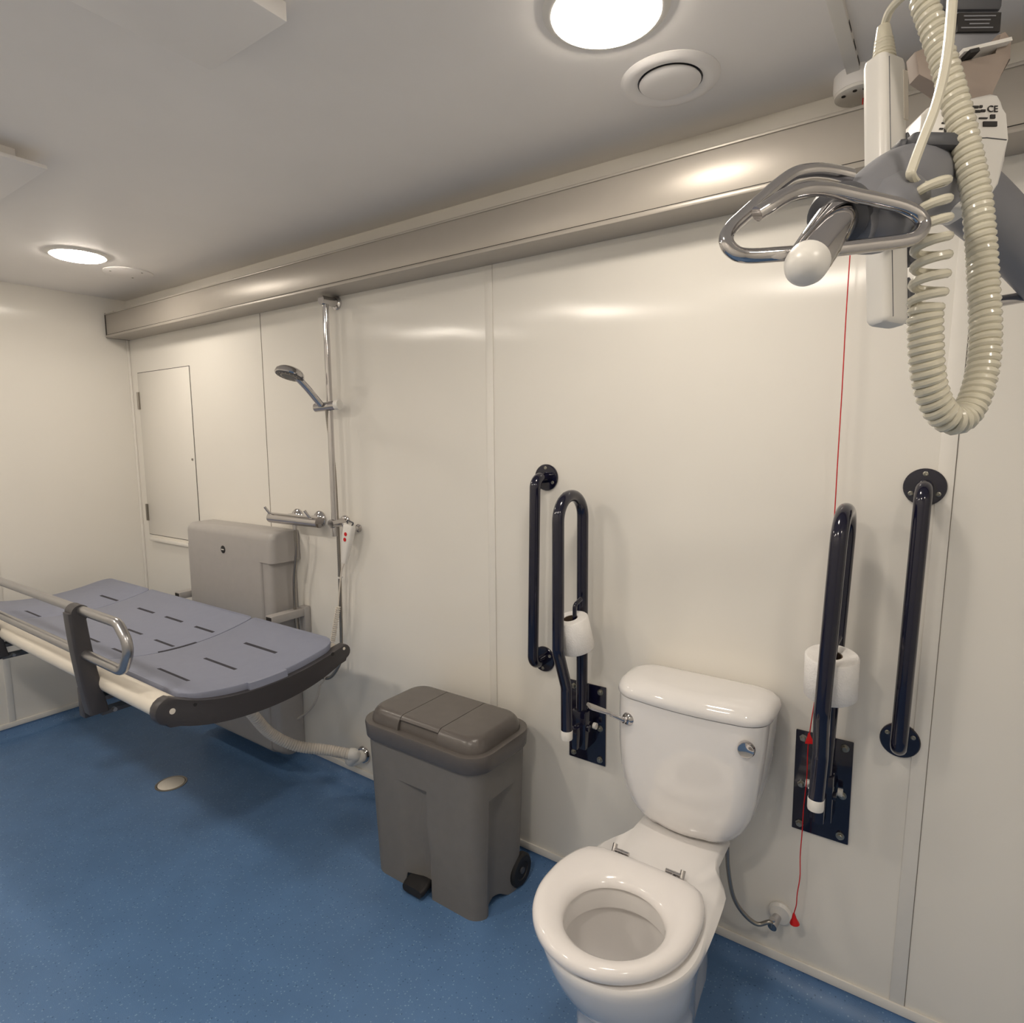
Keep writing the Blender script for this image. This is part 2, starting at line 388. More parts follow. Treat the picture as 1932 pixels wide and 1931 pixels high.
# ------------------------------------------------------------------ wall hatch far left
h0 = at(260, 705, 1, 0); h1 = at(357, 692, 1, 0); hb = at(285, 1014, 1, 0).z
t = thing('access_hatch', V(((h0.x + h1.x) / 2, 0, hb)), 'flush white hinged access hatch in the back wall near the left corner', 'hatch')
panel_uv(obj('door_panel', MB().box(h0.x, h1.x, -.004, 0, hb + .02, h0.z, .0012), 'wall', t))
obj('gap', MB().box(h0.x - .0025, h1.x + .0025, -.0012, 0, hb + .017, h0.z + .003), 'groove', t)
for py in (757, 966):
    p = at(260 if py < 800 else 277, py, 1, 0)
    b = MB(); b.cyl(V((h0.x - .004, -.006, p.z - .045)), V((h0.x - .004, -.006, p.z + .045)), .006, 12); b.box(h0.x - .002, h0.x + .012, -.0065, -.004, p.z - .045, p.z + .045)
    obj('hinge', b, 'steel', t)
obj('lock', MB().lathe(V((h1.x - .02, -.004, at(360, 867, 1, 0).z)), (0, -1, 0), [(.006, 0), (.006, .003), (.001, .0035)], 14), 'steel', t)
obj('lower_ledge', MB().box(h0.x + .03, h1.x + .02, -.02, 0, hb - .012, hb + .004, .002), 'trim', t)

# ------------------------------------------------------------------ floor drain
d = at(323, 1479, 2, 0)
t = thing('floor_drain', V((d.x, d.y, 0)), 'round pale floor drain cover set in the blue floor under the changing table', 'drain')
obj('ring', MB().lathe(V((d.x, d.y, 0)), (0, 0, 1), [(.060, -.002), (.060, .0015), (.056, .0025), (.053, .0015), (.053, -.002)], 40), 'steel', t)
obj('cover', MB().lathe(V((d.x, d.y, 0)), (0, 0, 1), [(.0505, -.002), (.0505, .002), (.047, .004), (.001, .005)], 40), 'bed_tube', t)
obj('gap', MB().lathe(V((d.x, d.y, 0)), (0, 0, 1), [(.0535, -.002), (.0535, .0008)], 40), 'groove', t)

# ------------------------------------------------------------------ changing table
BX0, BX1 = -3.46, -1.680          # ends of the bed
BYF, BYN = -.262, -.825          # far and near edge
BZ = .690; DISH = .041
yc = (BYF + BYN) / 2; hw = (BYF - BYN) / 2
def bz(y): return BZ + DISH * ((y - yc) / hw) ** 2
t = thing('changing_table', V((-2.57, -.06, .04)), 'grey and blue height adjustable changing table fixed to the wall at the left', 'changing table')
# lift column
CX0, CX1, CY = -2.895, -2.225, -.135
def col_ring(z, grow=0, dy=0, r=.03):
    o = rrect((CX1 - CX0) / 2 + grow, .5, r, 5); n = []
    for x, y in o:
        yy = -(y + .5) * 1.0
        n.append(V(((CX0 + CX1) / 2 + x, max(min((y - .5) * abs(CY + dy) if False else y, 0), -1), z)))
    return n
def column_section(z0, z1, x0, x1, y, rr, top_round, bot_round):
    # rounded front corners, flat back; lofted in z with rounded top or bottom
    def ring(z, ins):
        pts = [V((x0 + ins * .3, -.003, z))]
        for j in range(7): a = PI + PI / 2 * j / 6; pts.append(V((x0 + rr + rr * math.cos(a) + ins * .3, y + ins + rr + rr * math.sin(a), z)))
        for j in range(7): a = 1.5 * PI + PI / 2 * j / 6; pts.append(V((x1 - rr + rr * math.cos(a) - ins * .3, y + ins + rr + rr * math.sin(a), z)))
        pts.append(V((x1 - ins * .3, -.003, z))); return pts
    zs = []
    if bot_round:
        for j in range(6): a = PI / 2 * j / 5; zs.append((z0 + bot_round * (1 - math.sin(a)) * 0 + bot_round * (1 - math.cos(PI / 2 - a)) * 0 + bot_round * j / 5, bot_round * (1 - math.sin(a)) * 1.0))
    else: zs.append((z0, 0))
    if top_round:
        for j in range(6): a = PI / 2 * j / 5; zs.append((z1 - top_round + top_round * math.sin(a), top_round * (1 - math.cos(a))))
    else: zs.append((z1, 0))
    return MB().loft([ring(z, i) for z, i in zs])
zc_ = at(515, 1066, 1, CY).z
obj('housing', column_section(.048, zc_ + .03, CX0 + .006, CX1 - .085, CY + .0004, .010, 0, .05), 'lift', t)
obj('side_panel', column_section(.048, zc_ + .006, CX1 - .16, CX1 - .030, CY + .010, .020, 0, .05), 'lift', t)
obj('top_cover', column_section(zc_, 1.035, CX0, CX1, CY, .024, .034, 0), 'lift', t)
lg = at(421, 1037, 1, CY)
bd = obj('badge', MB().lathe(lg + V((0, .0005, 0)), (0, -1, 0), [(.017, 0), (.017, .002), (.015, .003), (.001, .003)], 24), 'rubber', t)
obj('emblem', MB().box(lg.x - .010, lg.x + .010, CY - .0036, CY - .002, lg.z - .002, lg.z + .002), 'white_plastic', bd)
obj('gap_shade_plate', MB().box(CX0 + .02, CX1 - .034, -.022, -.002, .42, .86, .004), 'dark_grey', t)  # dark plate standing in for the shadow between column and wall
for s, xx in ((1, CX1 + .004), (-1, CX0 - .049)):
    arm = obj('support_arm', MB().box(xx, xx + .045, -.182, -.02, .676, .708, .003), 'lift', t)
    obj('arm_opening', MB().box(xx + .005, xx + .040, -.1828, -.178, .681, .703), 'groove', arm)
    obj('bed_beam', MB().box(xx - s * .08, xx - s * .08 + .04, BYN + .14, -.06, .600, .640, .004), 'dark_grey', t)
    obj('arm_mount', MB().box(xx + .008, xx + .05, -.030, -.002, .60, .715, .004), 'lift', t)
# bed frame
obj('near_side_tube', MB().tube([V((BX0 + .02, BYN - .004, .694)), V((BX1 - .010, BYN - .004, .694))], .033, 24), 'bed_tube', t)
obj('far_side_tube', MB().tube([V((BX0 + .02, BYF - .012, .693)), V((BX1 - .012, BYF - .012, .693))], .022, 20), 'bed_tube', t)
def end_bar(x, dx):
    up, dn = [], []
    y0, y1 = BYN - .012, BYF + .012
    for i in range(25):
        y = y0 + (y1 - y0) * i / 24; u = (y - yc) / hw; z = bz(y) - .022 + .018 * max(0, -u) ** 4
        th = .070 + (.006 if u < 0 else -.016) * abs(u) ** 3
        up.append((y, z)); dn.append((y, z - th))
    pts = []
    ca = ((up[0][0]), (up[0][1] + dn[0][1]) / 2, (up[0][1] - dn[0][1]) / 2); cb = ((up[-1][0]), (up[-1][1] + dn[-1][1]) / 2, (up[-1][1] - dn[-1][1]) / 2)
    pts += up
    pts += [(cb[0] + cb[2] * math.sin(PI * j / 8), cb[1] + cb[2] * math.cos(PI * j / 8)) for j in range(1, 8)]
    pts += list(reversed(dn))
    pts += [(ca[0] - ca[2] * math.sin(PI * j / 8), ca[1] - ca[2] * math.cos(PI * j / 8)) for j in range(1, 8)]
    b = MB().prism([V((x, y, z)) for y, z in pts], (dx, 0, 0), .006, 2)
    eb = obj('end_bar', b, 'charcoal', t)
    if dx > 0:
        for (y, z), r, mt in (((BYN - .006, .694), .008, 'bed_tube'), ((BYN + .055, .69), .005, 'rubber'), ((BYF + .008, .70), .005, 'bed_tube'), ((BYF - .04, .695), .006, 'rubber')):
            obj('bolt', MB().lathe(V((x + dx, y, z)), (1, 0, 0), [(r, -.001), (r, .0015), (.001, .002)], 14), mt, eb)
end_bar(BX1 - .012, .036); end_bar(BX0 - .01, .03)
obj('bed_base', MB().loft([[V((BX0 + .03, y, bz(y) - .04)) for y in [BYN + (BYF - BYN) * i / 16 for i in range(17)]], [V((BX1 - .03, y, bz(y) - .04)) for y in [BYN + (BYF - BYN) * i / 16 for i in range(17)]]], closed=False), 'bed_tube', t)
seams = [BX0 + .005, -3.0, -2.175, BX1 + .002]
def mattress(x0, x1, rl, rr, notch):
    n = 20; y0, y1 = BYN + .03, BYF - .002
    def xin(y, x, r, sgn):      # rounded corners
        d = min(y - y0, y1 - y)
        return x + sgn * (r - math.sqrt(max(r * r - (r - d) ** 2, 0)) if d < r else 0)
    ys = [y0 + .0, y0 + .004, y0 + .012, y0 + .025] + [y0 + .045 + (y1 - y0 - .09) * i / n for i in range(n + 1)] + [y1 - .025, y1 - .012, y1 - .004, y1]
    b = MB(); rings = []
    for y in ys:
        a = xin(y, x0, rl, 1); c = xin(y, x1, rr, -1); z = bz(y); e = .006
        rings.append([V((a + .002, y, z - .030)), V((a, y, z - e)), V((a + e * .3, y, z - e * .3)), V((a + e, y, z)), V((c - e, y, z)), V((c - e * .3, y, z - e * .3)), V((c, y, z - e)), V((c - .002, y, z - .030))])
    b.loft(rings)
    return b
def slots(parent, cells):
    for px, py, px2, py2 in cells:
        # ends of the slot on the dished surface
        def hit(x, y):
            z = BZ + .01
            for _ in range(12):
                p = at(x, y, 2, z); z = bz(max(min(p.y, BYF), BYN))
            return p
        a, c = hit(px, py), hit(px2, py2); yy = (a.y + c.y) / 2; h = .0055
        b = MB()
        b.loft([[V((x, yy + k * h, bz(yy + k * h) + dz)) for k in (-1, 1)] + [V((x, yy + k * h, bz(yy + k * h) - .008)) for k in (1, -1)] for x, dz in ((a.x, .0006), (c.x, .0006))])
        obj('slot', b, 'slot', parent)
ma = obj('mattress_section', mattress(seams[2] + .002, seams[3], .012, .05, True), 'mattress', t)
mb_ = obj('mattress_section', mattress(seams[1] + .002, seams[2] - .001, .012, .012, False), 'mattress', t)
mc = obj('mattress_section', mattress(seams[0], seams[1] - .001, .06, .012, False), 'mattress', t)
slots(ma, [(461, 1214, 522, 1232), (384, 1243, 447, 1263), (298, 1262, 357, 1285)])
slots(mb_, [(260, 1148, 291, 1157), (312, 1164, 344, 1174), (367, 1183, 404, 1193), (238, 1188, 270, 1197), (291, 1208, 329, 1220), (158, 1201, 188, 1212), (212, 1224, 234, 1232)])
slots(mc, [(190, 1124, 222, 1134), (48, 1153, 76, 1164)])
fy0, fy1 = -.60, -.47
fl_ = MB().loft([[V((BX1 - .01, y, bz(y) - .022)), V((BX1 - .01, y, bz(y) - .0005)), V((BX1 + .012, y, bz(y) - .0015)), V((BX1 + .015, y, bz(y) - .022))] for y in [fy0 + (fy1 - fy0) * i / 6 for i in range(7)]])
obj('lift_tab', fl_, 'mattress', ma)
nt_ = MB().loft([[V((seams[2] - .006, y, bz(y) - .01)), V((seams[2] - .006, y, bz(y) + .0008)), V((seams[2] + .006, y, bz(y) + .0008)), V((seams[2] + .006, y, bz(y) - .01))] for y in [-.62 + .13 * i / 6 for i in range(7)]])
obj('seam_notch', nt_, 'slot', mb_)
# guard rail
GY = -.888
P = lambda x, y: at(x, y, 1, GY)
loop = fillet([P(-70, 1072), P(162, 1155), P(222, 1176), P(246, 1222), P(232, 1268), P(150, 1230), P(-70, 1128)], [0, 0, .04, .05, .05, 0, 0], 8)
gr = obj('guard_rail', MB().tube(loop, .0135, 16), 'rail_metal', t)
def post(x, ztop, zbot):
    prof = []
    for i in range(13):
        f = i / 12; z = ztop + (zbot - ztop) * f
        y = GY - .012 + .016 * f + .02 * f * f
        prof.append((y, z))
    b = MB()
    rings = []
    for i, (y, z) in enumerate(prof):
        hx = .024; hy = .022 + .004 * (i / 12)
        rings.append([V((x + cx, y + cyy, z)) for cx, cyy in rrect(hx, hy, .008, 4)])
    b.loft(rings); p = obj('rail_post', b, 'charcoal', t)
    obj('post_cap', MB().tube([V((x - .0245, GY - .004, ztop - .002)), V((x + .0245, GY - .004, ztop - .002))], .0235, 18), 'charcoal', p)
    obj('post_foot', MB().box(x - .058, x - .018, GY - .004, GY + .045, zbot - .02, zbot + .075, .006), 'charcoal', p)
    for dz in (-.005, .040):
        obj('strut', MB().box(x - .02, x + .02, GY + .03, BYN + .16, zbot + dz - .006, zbot + dz + .006), 'dark_grey', p)
    obj('strut_bolt', MB().cyl(V((x + .02, GY + .06, zbot + .0)), V((x + .034, GY + .06, zbot + .0)), .006, 10), 'rail_metal', p)
pt = P(147, 1150); pb = at(168, 1330, 1, GY + .03)
post(pt.x + .004, pt.z - .004, pb.z)
post(at(-6, 1220, 1, GY).x - .08, pt.z - .004, pb.z)
# drain hose from the bed to the wall
hp = catmull([at(452, 1318, 1, -.40), at(476, 1348, 1, -.36), at(510, 1384, 1, -.29), at(560, 1408, 1, -.21), at(620, 1416, 1, -.12), at(668, 1425, 1, -.060)], 14)
hr = []
hp = resample(hp, .005)
for i in range(len(hp)): hr.append(.0195 if i % 2 else .0215)
obj('drain_hose', MB().tube(hp, hr, 16), 'hose', t)
obj('power_lead', MB().tube(catmull([at(604, 1292, 1, -.06), at(596, 1322, 1, -.05), at(582, 1342, 1, -.04), at(556, 1361, 1, -.03)], 8), .005, 8), 'hose', t)
o = at(684, 1426, 1, -.01)
t = thing('waste_outlet', V((o.x, 0, o.z)), 'chrome wall flange with white elbow beside the dustbin taking the drain hose', 'waste outlet')
obj('flange', MB().lathe(V((o.x, -.001, o.z)), (0, -1, 0), [(.036, 0), (.036, .004), (.030, .012), (.022, .014), (.001, .014)], 28), 'chrome', t)
obj('elbow', MB().tube(catmull([V((o.x, -.012, o.z)), V((o.x - .002, -.04, o.z - .001)), V((o.x - .014, -.058, o.z - .002)), hp[-1] + (hp[-1] - hp[-6]) * .2, hp[-4]], 6), .024, 18), 'white_plastic', t)

# ------------------------------------------------------------------ shower
SX = -1.925; SY = -.055
sb = at(632, 988, 1, SY).z; st = at(615, 563, 1, SY).z - .008; ss = at(620, 767, 1, SY).z
t = thing('shower_riser', V((SX, SY, sb)), 'tall chrome shower riser rail on the back wall under the track', 'shower rail')
obj('pole', MB().cyl(V((SX, SY, sb - .05)), V((SX, SY, st + .012)), .0115, 20), 'chrome', t)
for z, nm in ((st, 'top_bracket'), (sb, 'bottom_bracket')):
    b = MB(); b.cyl(V((SX, SY - .02, z)), V((SX, -.012, z)), .017, 20); b.lathe(V((SX, -.001, z)), (0, -1, 0), [(.026, 0), (.026, .006), (.018, .012), (.001, .012)], 24)
    obj(nm, b, 'chrome', t)
b = MB(); b.cyl(V((SX - .055, SY - .02, ss - .004)), V((SX + .04, SY - .004, ss + .002)), .017, 20)
sl = obj('slider', b, 'chrome', t)
obj('clamp_knob', MB().cyl(V((SX + .04, SY - .004, ss + .003)), V((SX + .058, SY, ss + .004)), .019, 20), 'white_plastic', sl)
# hand shower
hc = at(546, 708, 1, -.20); hh = at(606, 765, 1, -.085)
t = thing('hand_shower', hh, 'chrome hand shower head resting in the slider of the riser rail', 'hand shower')
dirn = (V((.0, -.35, -1))).normalized()
obj('head', MB().lathe(hc, dirn, [(.015, -.026), (.040, -.022), (.050, -.012), (.0525, 0), (.050, .004)], 36), 'chrome', t)
fp = obj('spray_plate', MB().lathe(hc, dirn, [(.0475, .002), (.0475, .0055), (.02, .007), (.001, .0075)], 36), 'dark_grey', t)
obj('spray_ring', MB().lathe(hc, dirn, [(.030, .005), (.030, .0072), (.0265, .0076), (.0265, .005)], 36), 'steel', fp)
for i in range(18):
    a = 2 * PI * i / 18; u = dirn.orthogonal().normalized(); wv = dirn.cross(u)
    obj('nozzle', MB().lathe(hc + (u * math.cos(a) + wv * math.sin(a)) * .039, dirn, [(.0022, .005), (.0018, .0078)], 8), 'steel', fp)
k1 = hc + (hh - hc) * .18 - dirn * .016
obj('handle', MB().tube(catmull([hc - dirn * .018, k1, hc + (hh - hc) * .55 - dirn * .012, hh], 6), .0125, 16), 'chrome', t)
# mixer
t = thing('shower_mixer', at(560, 980, 1, -.07), 'chrome thermostatic shower mixer bar above the changing table column', 'shower mixer')
ml = at(511, 976, 1, -.075); mr = at(603, 987, 1, -.075); mz = (ml.z + mr.z) / 2
obj('body', MB().tube([V((ml.x, -.075, mz)), V((mr.x, -.075, mz))], .0215, 24), 'chrome', t)
for px, py in ((559, 968), (601, 976)):
    p = at(px, py, 1, -.01)
    b = MB(); b.lathe(V((p.x, -.001, mz)), (0, -1, 0), [(.034, 0), (.034, .006), (.026, .016), (.018, .02), (.018, .07), (.001, .07)], 28); obj('wall_flange', b, 'chrome', t)
for px in (513, 588):
    p = at(px, 978, 1, -.075)
    obj('lever', MB().tube([V((p.x, -.078, mz + .012)), V((p.x - .006, -.090, mz + .030)), V((p.x - .012, -.098, mz + .046))], .0055, 10), 'chrome', t)
obj('outlet', MB().cyl(V((at(556, 990, 1, -.075).x, -.075, mz - .02)), V((at(556, 990, 1, -.075).x, -.075, mz - .04)), .009, 14), 'chrome', t)
# hose
ox = at(556, 990, 1, -.075).x
hpts = [hh + V((.012, .015, -.004)), at(619, 800, 1, -.062), at(630, 880, 1, -.05), at(635, 960, 1, -.045), at(638, 1010, 1, -.04), at(641, 1090, 1, -.035), at(643, 1160, 1, -.03), at(644, 1215, 1, -.03), at(642, 1250, 1, -.04),
        at(622, 1279, 1, -.05), at(598, 1270, 1, -.05), at(575, 1225, 1, -.055), at(560, 1180, 1, -.055), at(555, 1100, 1, -.06), at(559, 1040, 1, -.07), V((ox, -.075, mz - .038))]
t = thing('shower_hose', V((SX, -.05, hpts[9].z)), 'long flexible metal shower hose looping down from the slider to the mixer', 'hose')
hs = resample(catmull(hpts, 14), .004)
obj('hose', MB().tube(hs, [.0062 if i % 2 else .0070 for i in range(len(hs))], 10), 'steel', t)
cz = at(641, 1090, 1, -.035)
obj('cable_tie', MB().lathe(cz, (0, 0, 1), [(.0105, -.003), (.0105, .003)], 14), 'white_plastic', t)
# remote on its hook
k = at(676, 997, 1, -.005)
t = thing('wall_hook', V((k.x, 0, k.z)), 'small chrome wall hook right of the shower riser holding a remote', 'hook')
obj('plate', MB().lathe(V((k.x, -.001, k.z)), (0, -1, 0), [(.016, 0), (.016, .005), (.009, .009), (.009, .03), (.001, .03)], 20), 'chrome', t)
obj('bar', MB().tube(fillet([V((k.x + .012, -.034, k.z + .004)), V((k.x - .045, -.034, k.z + .004)), V((k.x - .052, -.034, k.z + .018))], .006), .0065, 12), 'chrome', t)
ra = at(660, 990, 1, -.05); rb = at(650, 1062, 1, -.05)
t = thing('table_remote', rb, 'white wired remote control with two red buttons hanging from the wall hook', 'remote control')
ax = (ra - rb).normalized(); ux = V((1, 0, 0)); ux = (ux - ax * ux.dot(ax)).normalized(); ny = ax.cross(ux)
if ny.y > 0: ny = -ny
def rring(p, hx, hy): return [p + ux * a + ny * b for a, b in rrect(hx, hy, min(hx, hy) * .7, 4)]
L = (ra - rb).length
obj('body', MB().loft([rring(rb, .012, .009), rring(rb + ax * L * .25, .016, .011), rring(rb + ax * L * .6, .0235, .014), rring(rb + ax * L * .92, .026, .014), rring(ra, .023, .010)]), 'white_plastic', t)
for fz in (.76, .62):
    obj('button', MB().lathe(rb + ax * L * fz + ny * .013, ny, [(.0075, 0), (.0075, .0025), (.001, .003)], 16), 'red', t)
obj('hanging_ring', MB().tube(fillet([ra + ux * .012, ra + ux * .02 + ax * .012, ra - ux * .02 + ax * .012, ra - ux * .012], .006), .003, 8), 'dark_grey', t)
cb = [rb, at(644, 1080, 1, -.05), at(640, 1120, 1, -.055), at(638, 1146, 1, -.06)]
cbl = catmull(cb, 6); c0 = at(638, 1146, 1, -.06); c1 = at(627, 1214, 1, -.06); co = []
for i in range(18 * 10 + 1):
    f = i / 180; a = i / 10 * 2 * PI; p = c0 + (c1 - c0) * f
    co.append(p + V((math.cos(a), math.sin(a), 0)) * .008)
tail = [c1, at(624, 1240, 1, -.06), at(612, 1282, 1, -.06), at(604, 1292, 1, -.06)]
cable = obj('cable', MB().tube(cbl + co + catmull(tail, 6), .0028, 7), 'hose', t)

# ------------------------------------------------------------------ pedal bin
bx, by = -1.255, -.195
t = thing('pedal_bin', V((bx, by, 0)), 'tall grey plastic pedal bin with darker lid between the changing table and toilet', 'bin')
NB = 120
def bin_ring(z, hx, hy, r):
    per = []
    base = rrect(hx, hy, r, 1)
    # sample the rounded rectangle evenly by arc length, always from the same start
    path = rrect(hx, hy, r, 8); path.append(path[0]); Ls = [0]
    for a, b in zip(path, path[1:]): Ls.append(Ls[-1] + math.hypot(b[0] - a[0], b[1] - a[1]))
    for k in range(NB):
        s = Ls[-1] * k / NB; i = max(j for j in range(len(Ls)) if Ls[j] <= s + 1e-9); i = min(i, len(path) - 2)
        f = (s - Ls[i]) / max(Ls[i + 1] - Ls[i], 1e-9); x = path[i][0] + (path[i + 1][0] - path[i][0]) * f; y = path[i][1] + (path[i + 1][1] - path[i][1]) * f
        zz = z
        # channel down the front, sharp on the right, fading to the left
        if y < -hy + 1e-3:
            ztop = .36
            if z < ztop:
                lo = -.115 + .05 * (ztop - z) / ztop * 0; u = (x + .085) / .115
                if 0 < u < 1: y += .022 * min(1, u * 1.6) * (1 if u < .93 else (1 - u) / .07)
        if x > hx - 1e-3:
            ztop = .37
            if z < ztop:
                u = (y + .075) / .13
                if 0 < u < 1: x -= .020 * min(1, u * 6) * min(1, (1 - u) * 1.6)
        if z < .045:
            # scoops in the bottom edge between the feet
            if x > hx - .04 and -.075 < y < .035: zz = max(z, .028 * math.sin(PI * (y + .075) / .11) ** 1.4)
            if y < -hy + .03 and -.075 < x < .025: zz = max(z, .045)
        per.append(V((bx + x, by + y, zz)))
    return per
b = MB(); zs = [0, .01, .022, .034, .0455, .1, .16, .22, .28, .33, .3599, .3601, .3699, .3701, .42, .47, .50]
b.loft([bin_ring(z, .222 + .012 * z / .5, .116 + .018 * z / .5, .05) for z in zs])
obj('body', b, 'bin', t, 30)
def rr3(z, hx, hy, r, n=8): return [V((bx + x, by + y, z)) for x, y in rrect(hx, hy, r, n)]
obj('rim', MB().loft([rr3(.472, .236, .137, .065), rr3(.470, .243, .144, .07), rr3(.474, .2455, .147, .072), rr3(.515, .249, .150, .074), rr3(.522, .247, .148, .072), rr3(.5235, .238, .139, .065), rr3(.5215, .225, .126, .06)]), 'bin_lid', t)
def lid_bm(front):
    b = MB(); rings = []
    for j in range(8):
        a = PI / 2 * j / 7
        g = .030 * (1 - math.cos(a)); z = .518 + .046 * math.sin(a)
        rings.append(rr3(z, .228 - g, .130 - g, .06 - g * .5))
    b.loft(rings); return b
for k, (xa, xb) in enumerate(((-.25, -.0795), (-.0775, .0775), (.0795, .25))):
    b = lid_bm(0)
    for xx, sg in ((xa, 1), (xb, -1)):
        g = b.bm.verts[:] + b.bm.edges[:] + b.bm.faces[:]
        r = bmesh.ops.bisect_plane(b.bm, geom=g, plane_co=V((bx + xx, by, 0)), plane_no=V((-sg, 0, 0)), clear_outer=True)
        ed = [e for e in r['geom_cut'] if isinstance(e, bmesh.types.BMEdge)]
        if ed: bmesh.ops.holes_fill(b.bm, edges=ed, sides=0)
    if k == 1:
        for v in b.bm.verts:
            if v.co.y < by - .09 and v.co.z < .548: v.co.y += .008
    obj('lid_panel', b, 'bin_lid', t)
obj('lid_seat', MB().loft([rr3(.516, .222, .124, .055), rr3(.546, .205, .11, .05)]), 'rubber', t)
px = bx - .022
obj('pedal', MB().loft([[V((px + x * s, by - .118 + dy, .030 + z + dz)) for x, z in rrect(.043, .012, .010, 4)] for dy, s, dz in ((.03, .9, .004), (0, 1, .002), (-.018, 1, -.004), (-.029, .9, -.006))]), 'rubber', t)
for s in (-1, 1):
    wx = bx + s * .218
    wh = obj('wheel', MB().lathe(V((wx - .012, by + .092, .052)), (1, 0, 0), [(.02, 0), (.046, .001), (.052, .006), (.052, .02), (.046, .026), (.03, .0255), (.028, .022), (.001, .022)], 32), 'rubber', t)
    obj('hub', MB().lathe(V((wx + .010, by + .092, .052)), (1, 0, 0), [(.010, 0), (.010, .005), (.001, .006)], 16), 'dark_grey', wh)

# ------------------------------------------------------------------ toilet
tx = -.505
t = thing('toilet', V((tx, -.3, 0)), 'white close coupled toilet with open seat ring against the back wall', 'toilet')
HY = -.522               # centre of the bowl opening
NT = 72
ANG = [2 * PI * i / NT for i in range(NT)]
def ell(cx, cyy, a, bf, bb, z, p=2.0):
    o = []
    for th in ANG:
        s, c = math.sin(th), math.cos(th)
        x = a * math.copysign(abs(c) ** (2 / p), c); bbk = bb if s > 0 else bf
        y = bbk * math.copysign(abs(s) ** (2 / p), s)
        o.append(V((cx + x, cyy + y, z)))
    return o
def star(outline, z, cx=tx, cyy=HY):   # resample an outline (list of half-width by y) by angle around the bowl centre
    # outline: list of (halfwidth, y) from front tip to back
    pts = [(h, y) for h, y in outline]; poly = [(tx + h, y) for h, y in pts] + [(tx - h, y) for h, y in reversed(pts)]
    o = []
    for th in ANG:
        dx, dy = math.cos(th), math.sin(th); best = None
        for (x1, y1), (x2, y2) in zip(poly, poly[1:] + poly[:1]):
            ex, ey = x2 - x1, y2 - y1; den = dx * ey - dy * ex
            if abs(den) < 1e-9: continue
            tt = ((x1 - cx) * ey - (y1 - cyy) * ex) / den; uu = ((x1 - cx) * dy - (y1 - cyy) * dx) / den
            if tt > 0 and -1e-3 <= uu <= 1 + 1e-3 and (best is None or tt > best): best = tt
        o.append(V((cx + dx * best, cyy + dy * best, z)))
    return o
def egg(front, yw, w, extra):
    pts = []
    for i in range(15):
        a = PI / 2 * i / 14
        pts.append((w * math.sin(a), yw - (yw - front) * math.cos(a)))
    return pts + extra
rim_out = egg(-.676, HY + .03, .170, [(.170, -.45), (.168, -.40), (.164, -.34), (.161, -.305), (.157, -.282), (.142, -.260), (.124, -.232), (.115, -.20), (.113, -.12), (.113, -.035)])
def scaled(outl, sx, y0, sy): return [(h * sx, y0 + (y - y0) * sy) for h, y in outl]
RZ = .405
foot = egg(-.552, -.42, .130, [(.127, -.40), (.106, -.33), (.082, -.25), (.070, -.15), (.065, -.06)])
def mix(A, B, f, z):
    o = []
    for th, a, b in zip(ANG, A, B):     # the back falls away faster than the bowl
        g = f if f > 1 or f <= 0 else f ** (1 - .62 * min(1, max(0, (math.sin(th) + .25) / .7)))
        o.append(V((a.x + (b.x - a.x) * g, a.y + (b.y - a.y) * g, z)))
    return o
O = star(rim_out, RZ); Fo = star(foot, 0, tx, -.37)
rings = [mix(O, Fo, 1, 0), mix(O, Fo, 1.0, .03), mix(O, Fo, 1.03, .12), mix(O, Fo, .95, .185), mix(O, Fo, .74, .225), mix(O, Fo, .50, .262), mix(O, Fo, .28, .305), mix(O, Fo, .12, .345), mix(O, Fo, .035, .375), mix(O, Fo, .0, .39), mix(O, Fo, .005, .400), mix(O, Fo, .03, RZ)]
hole = ell(tx, HY, .112, .118, .112, RZ)
rings += [[V(((a.x + b.x) / 2, (a.y + b.y) / 2, RZ)) for a, b in zip(O, hole)], hole, ell(tx, HY, .108, .114, .108, RZ - .012), ell(tx, HY, .108, .114, .108, RZ - .045), ell(tx, HY, .122, .13, .124, RZ - .055),
          ell(tx, HY + .003, .118, .124, .122, RZ - .085), ell(tx, HY + .015, .098, .10, .105, RZ - .15), ell(tx, HY + .03, .070, .066, .08, RZ - .20), ell(tx, HY + .045, .045, .04, .05, RZ - .235), ell(tx, HY + .05, .02, .02, .02, RZ - .24)]
obj('pan', MB().loft(rings), 'ceramic', t, 45)
# seat ring
def seat_outline(s):
    return [(h, y) for h, y in egg(-.680, HY + .03, .170, [(.170, -.45), (.165, -.415), (.154, -.38), (.138, -.352), (.11, -.340), (.06, -.337), (.0, -.336)])]
SO = [p + V((-.016, 0, 0)) for p in star(seat_outline(0), 0)]; SI = ell(tx - .004, HY, .103, .108, .100, 0)
def sr(f, z): return [V((a.x + (b.x - a.x) * f, a.y + (b.y - a.y) * f, z)) for a, b in zip(SO, SI)]
S0 = .410
obj('seat', MB().loft([sr(.0, S0 + .004), sr(-.005, S0 + .012), sr(.03, S0 + .019), sr(.12, S0 + .0245), sr(.30, S0 + .0275), sr(.5, S0 + .027), sr(.72, S0 + .0235), sr(.90, S0 + .017), sr(.985, S0 + .008), sr(1.0, S0 + .001), sr(.96, S0 - .001), sr(.5, S0 + .001), sr(.08, S0)], loop=True), 'seat', t, 60)
